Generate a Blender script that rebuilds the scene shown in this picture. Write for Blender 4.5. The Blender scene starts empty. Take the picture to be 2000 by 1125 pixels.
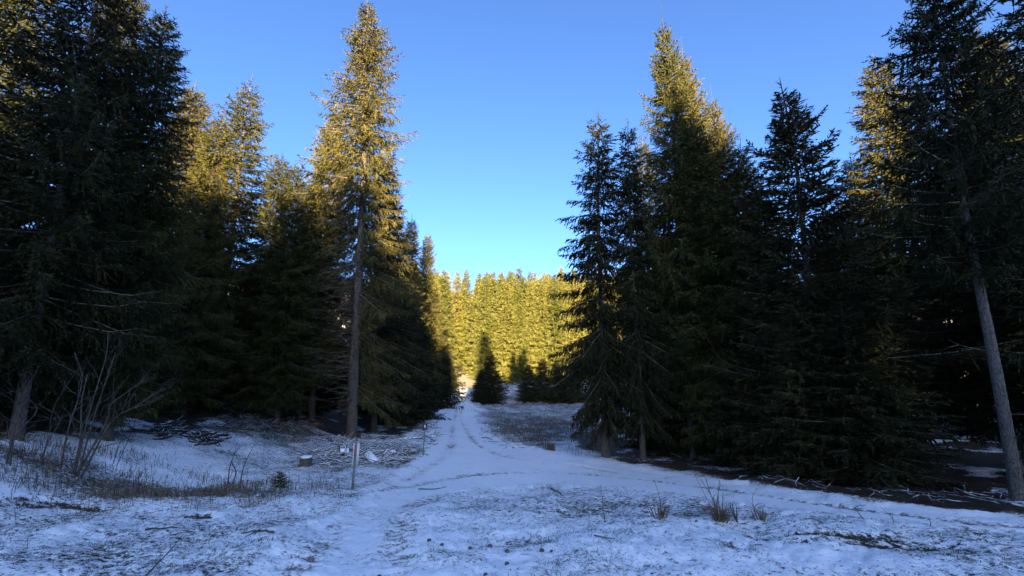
import bpy, math, random
import numpy as np
from mathutils import Vector, Matrix

C = bpy.context.scene
COL = C.collection
R = math.radians
rnd = random.Random(7)

# ------------------------------------------------------------------ camera, world, sun, exposure
PITCH, FPX, EYE = R(9.0), 800.0, 1.6          # focal length in photo pixels (2000 wide)
SUN_EL, SUN_AZ = R(12.5), R(-6.0)             # light travels forward and a little to the left
cam_d = bpy.data.cameras.new('camera')
cam_d.sensor_width = 36.0
cam_d.lens = 36.0 * FPX / 2000.0
cam_d.clip_start, cam_d.clip_end = 0.05, 3000.0
cam = bpy.data.objects.new('camera', cam_d)
COL.objects.link(cam)
cam.location = (0, 0, EYE)
cam.rotation_euler = (math.pi / 2 + PITCH, 0, 0)
C.camera = cam

W = bpy.data.worlds.new('World')
C.world = W
W.use_nodes = True
wn = W.node_tree
wn.nodes.clear()
sky = wn.nodes.new('ShaderNodeTexSky')
sky.sky_type = 'NISHITA'
sky.sun_disc = False
sky.sun_elevation = SUN_EL
sky.sun_rotation = math.pi + SUN_AZ           # the sun stands behind the camera, a little right
sky.altitude = 600
sky.air_density = 0.6
sky.dust_density = 4.0
sky.ozone_density = 4.8
bg = wn.nodes.new('ShaderNodeBackground')
bg.inputs['Strength'].default_value = 0.056
wo = wn.nodes.new('ShaderNodeOutputWorld')
wn.links.new(sky.outputs[0], bg.inputs['Color'])
wn.links.new(bg.outputs[0], wo.inputs['Surface'])

sun_d = bpy.data.lights.new('sun', 'SUN')
sun_d.energy = 5.0
sun_d.angle = R(0.5)
sun_d.color = (1.0, 0.74, 0.36)
sun = bpy.data.objects.new('sun', sun_d)
COL.objects.link(sun)
LIGHT = Vector((math.sin(SUN_AZ) * math.cos(SUN_EL), math.cos(SUN_AZ) * math.cos(SUN_EL), -math.sin(SUN_EL)))
sun.rotation_euler = LIGHT.to_track_quat('-Z', 'Y').to_euler()
sun.location = (0, 0, 60)

vs = C.view_settings
vs.view_transform = 'Standard'
vs.look = 'None'
vs.gamma = 1.0
vs.use_curve_mapping = False
vs.exposure = 3.4
C.cycles.max_bounces = 6
C.cycles.diffuse_bounces = 2
C.cycles.use_denoising = True

# ------------------------------------------------------------------ numpy helpers
def hash2(ix, iy, seed):
    h = (ix.astype(np.int64) * 374761393 + iy.astype(np.int64) * 668265263 + seed * 974634777) & 0xFFFFFFFF
    h = ((h ^ (h >> 13)) * 1274126177) & 0xFFFFFFFF
    h = h ^ (h >> 16)
    return (h & 0xFFFFFF).astype(np.float64) / float(0xFFFFFF)

def vnoise(x, y, seed=0):
    ix, iy = np.floor(x), np.floor(y)
    fx, fy = x - ix, y - iy
    fx = fx * fx * (3 - 2 * fx); fy = fy * fy * (3 - 2 * fy)
    a = hash2(ix, iy, seed); b = hash2(ix + 1, iy, seed)
    c = hash2(ix, iy + 1, seed); d = hash2(ix + 1, iy + 1, seed)
    return (a * (1 - fx) + b * fx) * (1 - fy) + (c * (1 - fx) + d * fx) * fy

def fbm(x, y, octaves=4, seed=0):
    s, amp, tot = 0.0, 1.0, 0.0
    for o in range(octaves):
        s = s + amp * vnoise(x * 2 ** o + 17.3 * o, y * 2 ** o - 9.1 * o, seed + o)
        tot += amp; amp *= 0.5
    return s / tot

def sstep(a, b, x):
    t = np.clip((x - a) / (b - a), 0, 1)
    return t * t * (3 - 2 * t)

# ------------------------------------------------------------------ the lie of the land
PY = np.array([-300, -140, -95, -40, -6, 0, 4, 8, 11, 16, 24, 40, 55, 63, 70, 78, 90, 130, 200, 420.])
PZ = np.array([44, 22, 12.0, 1.6, .15, 0, -.33, -1.02, -1.68, -2.38, -3.15, -4.45, -5.3, -5.45, -4.9, -3.7, -2.0, 6, 22, 60.])
def height(x, y):
    """smooth lie of the land, metres"""
    x = np.asarray(x, float); y = np.asarray(y, float)
    z = 0.0
    for k in (-1.5, -.5, .5, 1.5):
        z = z + np.interp(y + k * (1.0 + 0.04 * np.abs(y)), PY, PZ) / 4
    left = np.maximum(0, -x - 4.6 - 0.12 * np.clip(y, 0, 90))      # bank on the left of the road
    z = z + 0.21 * left * sstep(0, 4, left) * (1 - 0.5 * sstep(8, 30, left)) * sstep(-3, 5, y)
    right = np.maximum(0, x - 9)
    z = z + 0.035 * right
    z = z - 1.0 * sstep(-4, 6, x + 0.09 * y) * sstep(28, 50, y) * (1 - sstep(70, 85, y))
    z = z + (fbm(x * .22, y * .22, 2, 3) - .5) * 0.22 * sstep(2, 9, np.hypot(x, y))
    # mound under the brushwood
    z = z + 0.28 * np.exp(-(((x + 6.0) / 2.6) ** 2 + ((y - 17.2) / 2.2) ** 2))
    return z
H0 = float(height(0, 0))
cam.location.z = EYE + H0

def ray(px, py):
    X = (px - 1000.0) / FPX; D = (py - 562.5) / FPX
    return np.array([X, math.cos(PITCH) + D * math.sin(PITCH), math.sin(PITCH) - D * math.cos(PITCH)])

def hit(px, py):
    """where the sight line through a photo pixel meets the ground"""
    d = ray(px, py)
    t = np.concatenate([np.linspace(.5, 30, 900), np.linspace(30, 160, 1200)])
    z = EYE + H0 + d[2] * t - height(d[0] * t, d[1] * t)
    k = np.argmax(z < 0)
    if k == 0: k = len(t) - 1
    t0, t1, z0, z1 = t[k - 1], t[k], z[k - 1], z[k]
    tt = t0 + (t1 - t0) * z0 / (z0 - z1 + 1e-9)
    return float(d[0] * tt), float(d[1] * tt)

def poly_sd(x, y, poly):
    """signed distance to a polygon, negative inside"""
    P = np.array(poly); n = len(P)
    d2 = np.full(x.shape, 1e18); inside = np.zeros(x.shape, bool)
    for i in range(n):
        ax, ay = P[i]; bx, by = P[(i + 1) % n]
        ex, ey = bx - ax, by - ay
        t = np.clip(((x - ax) * ex + (y - ay) * ey) / (ex * ex + ey * ey + 1e-12), 0, 1)
        d2 = np.minimum(d2, (x - ax - t * ex) ** 2 + (y - ay - t * ey) ** 2)
        c = ((ay > y) != (by > y)) & (x < (bx - ax) * (y - ay) / (by - ay + 1e-12) + ax)
        inside ^= c
    return np.where(inside, -1, 1) * np.sqrt(d2)

def line_sd(x, y, pts):
    """distance to a polyline and arc length along it"""
    best = np.full(x.shape, 1e18); arc = np.zeros(x.shape); s0 = 0.0
    for (ax, ay), (bx, by) in zip(pts[:-1], pts[1:]):
        ex, ey = bx - ax, by - ay
        l = math.hypot(ex, ey)
        t = np.clip(((x - ax) * ex + (y - ay) * ey) / (l * l + 1e-12), 0, 1)
        d2 = (x - ax - t * ex) ** 2 + (y - ay - t * ey) ** 2
        m = d2 < best
        best = np.where(m, d2, best); arc = np.where(m, s0 + t * l, arc); s0 += l
    return np.sqrt(best), arc

def smooth_pts(pts, n=6):
    P = [np.array(p, float) for p in pts]
    P = [2 * P[0] - P[1]] + P + [2 * P[-1] - P[-2]]
    out = []
    for i in range(1, len(P) - 2):
        a, b, c, d = P[i - 1:i + 3]
        for k in range(n):
            t = k / n
            out.append(tuple(.5 * (2 * b + (c - a) * t + (2 * a - 5 * b + 4 * c - d) * t * t + (3 * b - a - 3 * c + d) * t ** 3)))
    out.append(tuple(P[-2]))
    return out

ROAD_PX = [(897, 726), (893, 740), (884, 766), (866, 790), (848, 815), (838, 845), (826, 878), (800, 908), (750, 945), (690, 985),
           (640, 1012), (590, 1052), (545, 1095), (510, 1130), (440, 1220), (900, 1240), (842, 1125), (822, 1060), (806, 1015),
           (832, 988), (885, 966), (980, 951), (1100, 947), (1250, 962), (1400, 982), (1500, 994), (1700, 1018), (1900, 1036), (2000, 1046),
           (2250, 1085), (2250, 1034), (2000, 1003), (1850, 992), (1700, 980), (1500, 950), (1350, 929), (1200, 904), (1080, 884), (990, 866),
           (950, 848), (918, 822), (910, 800), (916, 780), (926, 758), (930, 740), (926, 726)]
ROAD = [hit(*p) for p in ROAD_PX]
# far edge of the right-hand road continues round to the right, the left forest edge etc.
LEFT_EDGE = [hit(*p) for p in [(-300, 850), (-100, 842), (0, 841), (120, 846), (250, 852), (330, 842), (430, 815), (540, 818), (620, 842), (690, 853),
                               (760, 858), (800, 842), (820, 815), (845, 795), (868, 772), (884, 748), (890, 732)]]
RIGHT_EDGE = [hit(*p) for p in [(2400, 1040), (2250, 1030), (2000, 999), (1850, 988), (1700, 976), (1500, 946), (1350, 924), (1200, 895), (1130, 872)]]
LEFT_WOOD = LEFT_EDGE + [(-13, 95), (-70, 95), (-70, 2)]
RIGHT_WOOD = RIGHT_EDGE + [hit(1120, 845), hit(1330, 835), (40, 66), (70, 60), (70, 2)]
TRACKS = [smooth_pts([hit(*p) for p in l]) for l in (
    [(505, 1040), (600, 1000), (700, 966), (800, 945), (900, 927), (1000, 920), (1100, 921), (1250, 933), (1400, 950), (1600, 978), (1800, 1003), (2000, 1022)],
    [(760, 1125), (790, 1050), (800, 1000), (830, 975), (900, 957), (1000, 945), (1130, 945), (1280, 957), (1450, 982), (1600, 998), (1800, 1018), (2000, 1036)],
    [(905, 745), (895, 790), (885, 830), (880, 870), (850, 900), (790, 935)],
    [(922, 745), (908, 780), (900, 810), (912, 840), (940, 870), (1010, 893), (1120, 905), (1300, 930)],
    [(560, 1120), (600, 1070), (650, 1035), (720, 1000)])]
RUTS = [smooth_pts([hit(*p) for p in l]) for l in (
    [(1290, 1050), (1400, 1047), (1480, 1045), (1600, 1047), (1700, 1051), (1800, 1059), (1900, 1070), (2000, 1081), (2150, 1098)],
    [(1400, 1068), (1470, 1060), (1580, 1056), (1700, 1060), (1830, 1070), (1920, 1082)],
    [(1380, 1066), (1430, 1074), (1480, 1068)],
    [(-60, 990), (60, 985), (135, 988), (200, 996), (270, 1004), (340, 1008), (400, 1010)],
    [(-60, 1012), (40, 1010), (120, 1022), (210, 1028)])]

# ------------------------------------------------------------------ materials
def newmat(name):
    m = bpy.data.materials.new(name)
    m.use_nodes = True
    nt = m.node_tree
    b = nt.nodes['Principled BSDF']
    return m, nt, b

def nd(nt, typ, **kw):
    n = nt.nodes.new(typ)
    for k, v in kw.items():
        if k in n.inputs: n.inputs[k].default_value = v
        else: setattr(n, k, v)
    return n

def noise(nt, vec, scale, detail=3, rough=.55):
    n = nd(nt, 'ShaderNodeTexNoise')
    n.inputs['Scale'].default_value = scale; n.inputs['Detail'].default_value = detail; n.inputs['Roughness'].default_value = rough
    if vec is not None: nt.links.new(vec, n.inputs['Vector'])
    return n.outputs['Fac']

def maths(nt, op, a, b=None, clamp=False):
    n = nd(nt, 'ShaderNodeMath', operation=op, use_clamp=clamp)
    for i, v in enumerate((a, b)):
        if v is None: continue
        if isinstance(v, (int, float)): n.inputs[i].default_value = v
        else: nt.links.new(v, n.inputs[i])
    return n.outputs[0]

def mapr(nt, v, a, b, c=0.0, d=1.0):
    n = nd(nt, 'ShaderNodeMapRange', interpolation_type='SMOOTHSTEP')
    for i, q in enumerate((v, a, b, c, d)):
        if isinstance(q, (int, float)): n.inputs[i].default_value = q
        else: nt.links.new(q, n.inputs[i])
    return n.outputs[0]

def mix(nt, f, a, b):
    n = nd(nt, 'ShaderNodeMix', data_type='RGBA')
    if isinstance(f, (int, float)): n.inputs[0].default_value = f
    else: nt.links.new(f, n.inputs[0])
    for i, c in ((6, a), (7, b)):
        if isinstance(c, tuple): n.inputs[i].default_value = (*c, 1)
        else: nt.links.new(c, n.inputs[i])
    return n.outputs[2]

def bump(nt, b, h, strength, dist):
    n = nd(nt, 'ShaderNodeBump')
    n.inputs['Strength'].default_value = strength; n.inputs['Distance'].default_value = dist
    nt.links.new(h, n.inputs['Height']); nt.links.new(n.outputs[0], b.inputs['Normal'])

def objco(nt): return nd(nt, 'ShaderNodeTexCoord').outputs['Object']

def attr(nt, name): return nd(nt, 'ShaderNodeAttribute', attribute_name=name).outputs['Fac']

SNOW = (.88, .90, .92)
def snow_ground_mat():
    m, nt, b = newmat('snowy_ground')
    co = objco(nt)
    cover, soil, grav = attr(nt, 'cover'), attr(nt, 'soil'), attr(nt, 'grit')
    mp = nd(nt, 'ShaderNodeMapping'); nt.links.new(co, mp.inputs['Vector'])
    mp.inputs['Scale'].default_value = (.75, 1.0, 1)
    n1 = noise(nt, mp.outputs[0], 18, 5, .68)
    n2 = noise(nt, mp.outputs[0], 1.7, 3, .6)
    n3 = noise(nt, mp.outputs[0], 60, 3, .65)
    s = maths(nt, 'ADD', maths(nt, 'MULTIPLY', n1, .55), maths(nt, 'ADD', maths(nt, 'MULTIPLY', n3, .33), maths(nt, 'MULTIPLY', n2, .12)))
    # cover 1: all snow, 0: bare
    thr = mapr(nt, cover, 0, 1, .64, .30)
    thr_n = nd(nt, 'ShaderNodeMapRange'); nt.links.new(cover, thr_n.inputs[0])
    thr_n.inputs[3].default_value = .66; thr_n.inputs[4].default_value = .31
    thr = thr_n.outputs[0]
    f = mapr(nt, maths(nt, 'SUBTRACT', s, thr), -.035, .065)
    grass = mix(nt, mapr(nt, n1, .35, .65), (.028, .027, .015), (.105, .085, .048))
    litter = mix(nt, n1, (.012, .009, .006), (.036, .025, .016))
    earth = mix(nt, soil, litter, grass)
    road = mix(nt, n3, (.13, .115, .10), (.27, .235, .20))
    earth = mix(nt, grav, earth, road)
    thin = mix(nt, mapr(nt, n3, .35, .75), (.82, .84, .87), SNOW)
    col = mix(nt, f, earth, thin)
    nt.links.new(col, b.inputs['Base Color'])
    b.inputs['Roughness'].default_value = .75
    b.inputs['Specular IOR Level'].default_value = .25
    hgt = maths(nt, 'ADD', maths(nt, 'MULTIPLY', f, .6), maths(nt, 'ADD', maths(nt, 'MULTIPLY', n1, .5), maths(nt, 'MULTIPLY', n3, .35)))
    bump(nt, b, hgt, .7, .04)
    return m

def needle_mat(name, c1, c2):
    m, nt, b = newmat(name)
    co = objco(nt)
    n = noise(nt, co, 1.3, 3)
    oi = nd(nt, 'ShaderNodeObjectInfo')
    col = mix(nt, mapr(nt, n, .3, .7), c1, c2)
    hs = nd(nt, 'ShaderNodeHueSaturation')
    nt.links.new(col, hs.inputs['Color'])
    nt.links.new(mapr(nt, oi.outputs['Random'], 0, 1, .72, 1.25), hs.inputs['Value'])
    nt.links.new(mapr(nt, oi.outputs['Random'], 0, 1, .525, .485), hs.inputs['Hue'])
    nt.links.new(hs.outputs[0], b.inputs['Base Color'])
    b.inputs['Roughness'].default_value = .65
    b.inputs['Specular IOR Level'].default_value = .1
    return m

def bark_mat(name, c1, c2, scale=9):
    m, nt, b = newmat(name)
    mp = nd(nt, 'ShaderNodeMapping'); nt.links.new(objco(nt), mp.inputs['Vector'])
    mp.inputs['Scale'].default_value = (1, 1, .35)
    n = noise(nt, mp.outputs[0], scale, 5, .7)
    v = nd(nt, 'ShaderNodeTexVoronoi', feature='DISTANCE_TO_EDGE'); v.inputs['Scale'].default_value = scale * 2
    nt.links.new(mp.outputs[0], v.inputs['Vector'])
    k = mapr(nt, v.outputs['Distance'], 0, .15)
    h = maths(nt, 'ADD', n, maths(nt, 'MULTIPLY', k, .4))
    nt.links.new(mix(nt, mapr(nt, h, .4, 1.0), c1, c2), b.inputs['Base Color'])
    b.inputs['Roughness'].default_value = .9
    bump(nt, b, h, .8, .03)
    return m

def plain_mat(name, c1, c2, scale=6, rough=.8, metal=0.0):
    m, nt, b = newmat(name)
    n = noise(nt, objco(nt), scale, 4, .6)
    nt.links.new(mix(nt, mapr(nt, n, .3, .7), c1, c2), b.inputs['Base Color'])
    b.inputs['Roughness'].default_value = rough
    b.inputs['Metallic'].default_value = metal
    bump(nt, b, n, .3, .01)
    return m

def dusted_mat(name, c1, c2, lo=.45, hi=.8):
    """dead wood with thin snow lying on its upper sides"""
    m, nt, b = newmat(name)
    n = noise(nt, objco(nt), 7, 4, .65)
    g = nd(nt, 'ShaderNodeNewGeometry')
    sx = nd(nt, 'ShaderNodeSeparateXYZ'); nt.links.new(g.outputs['Normal'], sx.inputs[0])
    up = maths(nt, 'ADD', sx.outputs['Z'], maths(nt, 'MULTIPLY', maths(nt, 'SUBTRACT', n, .5), 1.1))
    f = mapr(nt, up, lo, hi)
    nt.links.new(mix(nt, f, mix(nt, n, c1, c2), SNOW), b.inputs['Base Color'])
    b.inputs['Roughness'].default_value = .85
    return m

M = {}
M['ground'] = snow_ground_mat()
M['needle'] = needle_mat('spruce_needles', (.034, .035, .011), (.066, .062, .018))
M['needle_shaded'] = needle_mat('spruce_needles_shaded', (.017, .019, .008), (.034, .033, .011))  # darker copy for the unlit tree kinds, shade put into the colour
M['needle_far_lit'] = needle_mat('spruce_needles_far_lit', (.068, .072, .018), (.114, .110, .028))  # lighter copy for the far wood, part of its sunlight put into the colour
M['bark'] = bark_mat('spruce_bark', (.028, .023, .018), (.11, .09, .07))
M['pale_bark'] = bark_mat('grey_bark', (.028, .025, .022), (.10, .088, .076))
M['limb'] = plain_mat('limb_wood', (.05, .04, .03), (.13, .105, .08))
M['dead_limb'] = plain_mat('dead_limb', (.055, .046, .038), (.14, .115, .09))
M['twig'] = plain_mat('bare_twig', (.026, .022, .019), (.07, .06, .05))
M['dry'] = plain_mat('dry_grass', (.07, .05, .028), (.19, .14, .085))
M['blade'] = plain_mat('grass_blade', (.028, .036, .014), (.085, .075, .036))
M['rust'] = plain_mat('rusty_bracken', (.10, .04, .015), (.24, .105, .04))
M['brush'] = dusted_mat('brushwood', (.035, .025, .018), (.13, .10, .075))
M['darkbrush'] = dusted_mat('dark_brushwood', (.015, .012, .009), (.05, .04, .03), .75, 1.1)
M['snow'] = plain_mat('snow', (.82, .84, .88), (.87, .89, .92), 20, .8)
M['cut'] = plain_mat('cut_wood', (.28, .16, .085), (.45, .28, .16), 14)
M['stone'] = plain_mat('stone', (.05, .045, .04), (.13, .12, .105), 18)
M['post'] = plain_mat('weathered_post', (.10, .11, .10), (.19, .195, .18), 12, .6)
M['white'] = plain_mat('white_paint', (.50, .50, .49), (.60, .60, .59), 12, .5)
M['red'] = plain_mat('red_paint', (.28, .05, .035), (.36, .075, .05), 12, .5)
M['black'] = plain_mat('black_paint', (.012, .012, .014), (.03, .03, .032), 12, .5)

# ------------------------------------------------------------------ mesh + object helpers
def npmesh(name, verts, faces, mat=None, smooth=False):
    """faces: (n,3) or (n,4) array, or list of such arrays"""
    me = bpy.data.meshes.new(name)
    verts = np.ascontiguousarray(verts, np.float32)
    fl = faces if isinstance(faces, list) else [faces]
    fl = [np.asarray(f, np.int32) for f in fl if len(f)]
    me.vertices.add(len(verts)); me.vertices.foreach_set('co', verts.ravel())
    loops = np.concatenate([f.ravel() for f in fl])
    sizes = np.concatenate([np.full(len(f), f.shape[1], np.int32) for f in fl])
    starts = np.concatenate([[0], np.cumsum(sizes)[:-1]]).astype(np.int32)
    me.loops.add(len(loops)); me.loops.foreach_set('vertex_index', loops)
    me.polygons.add(len(sizes)); me.polygons.foreach_set('loop_start', starts)
    me.update(calc_edges=True)
    if smooth: me.polygons.foreach_set('use_smooth', np.ones(len(sizes), bool))
    if mat: me.materials.append(mat)
    return me

def link(name, data, parent=None, loc=None):
    o = bpy.data.objects.new(name, data)
    COL.objects.link(o)
    if parent: o.parent = parent
    if loc is not None: o.location = loc
    return o

def tag(o, label=None, cat=None, group=None, kind=None):
    if label: o['label'] = label
    if cat: o['category'] = cat
    if group: o['group'] = group
    if kind: o['kind'] = kind
    return o

class MB:
    """collects tubes and small solids into one mesh"""
    def __init__(s): s.v, s.t, s.q, s.n = [], [], [], 0
    def add(s, v, t=None, q=None):
        v = np.asarray(v, float)
        if t is not None and len(t): s.t.append(np.asarray(t) + s.n)
        if q is not None and len(q): s.q.append(np.asarray(q) + s.n)
        s.v.append(v); s.n += len(v)
    def tube(s, pts, rad, sides=5, cap=True):
        pts = np.asarray(pts, float); n = len(pts)
        rad = np.broadcast_to(np.asarray(rad, float), (n,))
        tg = np.gradient(pts, axis=0); tg /= np.linalg.norm(tg, axis=1)[:, None] + 1e-12
        ref = np.array([0, 0, 1.0]) if abs(tg[0][2]) < .9 else np.array([1.0, 0, 0])
        u = np.cross(tg, ref); u /= np.linalg.norm(u, axis=1)[:, None] + 1e-12
        w = np.cross(tg, u)
        a = np.arange(sides) * 2 * math.pi / sides
        ring = pts[:, None, :] + rad[:, None, None] * (np.cos(a)[None, :, None] * u[:, None, :] + np.sin(a)[None, :, None] * w[:, None, :])
        v = ring.reshape(-1, 3)
        i = np.arange(n - 1)[:, None] * sides; j = np.arange(sides)[None]; j2 = (j + 1) % sides
        q = np.stack([i + j, i + j2, i + sides + j2, i + sides + j], -1).reshape(-1, 4)
        t = []
        if cap:
            v = np.vstack([v, pts[:1], pts[-1:]])
            c0, c1 = n * sides, n * sides + 1
            for k in range(sides):
                k2 = (k + 1) % sides
                t.append((c0, k2, k)); t.append((c1, (n - 1) * sides + k, (n - 1) * sides + k2))
        s.add(v, t, q)
    def box(s, c, d, rot=None):
        p = np.array([[x, y, z] for x in (-.5, .5) for y in (-.5, .5) for z in (-.5, .5)]) * np.array(d)
        if rot is not None: p = p @ np.array(rot.to_3x3()).T
        s.add(p + np.array(c), None, [(0, 1, 3, 2), (4, 6, 7, 5), (0, 4, 5, 1), (2, 3, 7, 6), (0, 2, 6, 4), (1, 5, 7, 3)])
    def mesh(s, name, mat, smooth=True):
        f = []
        if s.t: f.append(np.concatenate(s.t))
        if s.q: f.append(np.concatenate(s.q))
        return npmesh(name, np.concatenate(s.v), f, mat, smooth)
    def build(s, name, mat, parent=None, loc=None, smooth=True):
        return link(name, s.mesh(name, mat, smooth), parent, loc)

# ------------------------------------------------------------------ ground and road: one relief cut into two sheets
GRID = {}
def build_ground():
    na_f, na_b, nr = 620, 60, 400
    a = np.concatenate([np.linspace(-62, 62, na_f, endpoint=False), np.linspace(62, 298, na_b, endpoint=False)])
    a = np.radians(a)
    r = np.concatenate([[.35, .7, 1.1], np.geomspace(1.5, 70, nr - 60), np.geomspace(70.9, 430, 57)])
    A, RR = np.meshgrid(a, r)
    x, y = np.sin(A) * RR, np.cos(A) * RR
    z = height(x, y)
    near = 1 - sstep(30, 60, RR)
    sd = poly_sd(x, y, ROAD)
    sdj = sd + (fbm(x * 1.3, y * 1.3, 3, 11) - .5) * .7 + (vnoise(x * 7, y * 7, 5) - .5) * .2
    onroad = 1 - sstep(-.25, .3, sdj)
    lw = poly_sd(x, y, LEFT_WOOD) + (fbm(x * .7, y * .7, 3, 21) - .5) * 2.2
    rw = poly_sd(x, y, RIGHT_WOOD) + (fbm(x * .9, y * .9, 3, 22) - .5) * 1.0
    wood = np.maximum(1 - sstep(-.4, .9, lw), 1 - sstep(-.3, .35, rw))
    wood = np.where((y < 2) & (np.abs(x) > 14), np.maximum(wood, .7), wood)
    wood = np.where(y > 79, np.maximum(wood, sstep(79, 82, y)), wood)
    cover = .70 + (fbm(x * .45, y * .45, 3, 31) - .5) * .30 + (fbm(x * 1.6, y * 1.6, 3, 33) - .5) * .34
    # brushy, thinly covered meadow beside the road further down
    clear = sstep(19, 26, y) * sstep(0, 3, x + .12 * y - 1.2)
    cover = cover - .26 * clear
    # brown heath patch under the bare saplings, and thin cover by the brushwood
    def patch(px, py, rx, ry, d):
        cx, cy = hit(px, py)
        return .72 * d * np.exp(-(((x - cx) / rx) ** 2 + ((y - cy) / ry) ** 2))
    cover = np.maximum(cover, .40)
    cover = cover - patch(240, 945, 2.6, .9, .38) - patch(420, 965, 1.4, .7, .30) - patch(90, 930, 1.6, .8, .22)
    cover = cover - patch(700, 890, 2.6, 2.4, .45) - patch(600, 850, 3.0, 2.5, .5) - patch(430, 830, 3.6, 3, .42) - patch(810, 880, 1.2, 2.0, .3)
    cover = cover - patch(560, 920, 2.0, 1.3, .14) - patch(720, 935, 1.8, 1.2, .14)
    cover = cover - patch(1060, 985, 1.6, .9, .13) - patch(1250, 990, 1.6, .8, .12) - patch(1020, 1055, .35, .2, .3)
    cover = cover - patch(390, 1118, .6, .22, .36) - patch(150, 1095, .9, .3, .06) - patch(300, 1085, .5, .2, .10)
    cover = cover * (1 - onroad) + onroad * (.80 + (fbm(x * .8, y * 1.2, 3, 41) - .5) * .22 + (fbm(x * 4, y * 4, 2, 43) - .5) * .24)
    grit = onroad.copy()
    soil = 1 - wood
    cover = cover * (1 - wood) + wood * (.12 + .5 * sstep(.55, .68, fbm(x * .8, y * .8, 4, 51)))
    bare_end = sstep(70, 78, y) * (1 - sstep(-1, 2, sd))
    cover = cover - .45 * bare_end
    # relief: tussocks, lumps, wheel tracks, ruts
    lum = (fbm(x * 5, y * 5, 3, 61) - .5) * .075 + (vnoise(x * 16, y * 16, 62) - .5) * .022
    z = z + lum * near * (1 - .62 * onroad) * sstep(1, 3, RR)
    z = z + (fbm(x * 1.1, y * 1.1, 2, 63) - .5) * .16 * near * (1 - onroad) * sstep(2, 5, RR)
    z = z - .05 * onroad * near
    z = z + .05 * np.exp(-(sdj / .28) ** 2) * near
    for i, tr in enumerate(TRACKS):
        d, s = line_sd(x, y, tr)
        d = d + (vnoise(s * .8, d * 0 + i, 71) - .5) * .12
        w = np.exp(-(d / (.15, .26, .2, .15, .25)[i]) ** 2)
        rib = .5 + .5 * np.sin(s * 2 * math.pi / .21 + d * 14)
        k = .25 + 1.1 * fbm(s * .5, d * 0 + 3 * i, 2, 72)
        z = z - w * near * (.022 + .03 * rib) * k * (.3 + .7 * onroad)
        z = z + np.exp(-((d - .24) / .09) ** 2) * .018 * near
        cover = cover - w * k * (.20 + .42 * rib) * (1.25, .6, .6, .6, .45)[i] * (.12 + .88 * onroad)
    for i, ru in enumerate(RUTS):
        d, s = line_sd(x, y, ru)
        d = d + (vnoise(s * 1.6, d * 0 + i, 81) - .5) * .2
        k = sstep(.36, .56, fbm(s * 1.5, d * 0 + 2 * i, 3, 82))
        w = np.exp(-(d / (.022 + .05 * vnoise(x * 5, y * 5, 83))) ** 2) * (.12 + .88 * k) * (1.0 if i < 3 else .6)
        z = z - w * .09 + np.exp(-((d + .17) / .1) ** 2) * .045 * k
        cover = cover - (.55 + .7 * vnoise(x * 9, y * 9, 84)) * w
        grit = grit * (1 - w); soil = soil * (1 - .8 * w)
    cover = cover - .42 * onroad * sstep(70, 77, y)
    cover = np.clip(cover, .12, 1.15) * (1 - 0 * wood)
    GRID.update(a=a, r=r, z=z, cover=cover, road=onroad, wood=wood)
    nrr, naa = x.shape
    verts = np.stack([x, y, z], -1).reshape(-1, 3)
    centre = np.array([[0, 0, float(height(0, 0))]])
    verts = np.vstack([verts, centre])
    i = np.arange(nrr - 1)[:, None] * naa; j = np.arange(naa)[None]; j2 = (j + 1) % naa
    q = np.stack([i + j, i + naa + j, i + naa + j2, i + j2], -1).reshape(-1, 4)
    q = q[:, ::-1]
    vs_sd = np.append(sdj.ravel(), 5.0)
    isroad = vs_sd[q].mean(1) < 0.0
    fan = np.array([(len(verts) - 1, k, (k + 1) % naa) for k in range(naa)])[:, ::-1]
    at = {'cover': np.append(cover.ravel(), .9), 'soil': np.append(soil.ravel(), 1), 'grit': np.append(grit.ravel(), 0)}
    def sheet(name, faces):
        used = np.unique(np.concatenate([f.ravel() for f in faces]))
        remap = np.zeros(len(verts), np.int32); remap[used] = np.arange(len(used))
        me = npmesh(name, verts[used], [remap[f] for f in faces], M['ground'], True)
        for k, v in at.items():
            me.attributes.new(k, 'FLOAT', 'POINT').data.foreach_set('value', np.ascontiguousarray(v[used], np.float32))
        return tag(link(name, me), kind='structure')
    sheet('ground', [q[~isroad], fan])
    sheet('forest_road', [q[isroad]])
build_ground()

# ------------------------------------------------------------------ spruces
def unit(v): return v / (np.linalg.norm(v, axis=-1, keepdims=True) + 1e-12)

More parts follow.
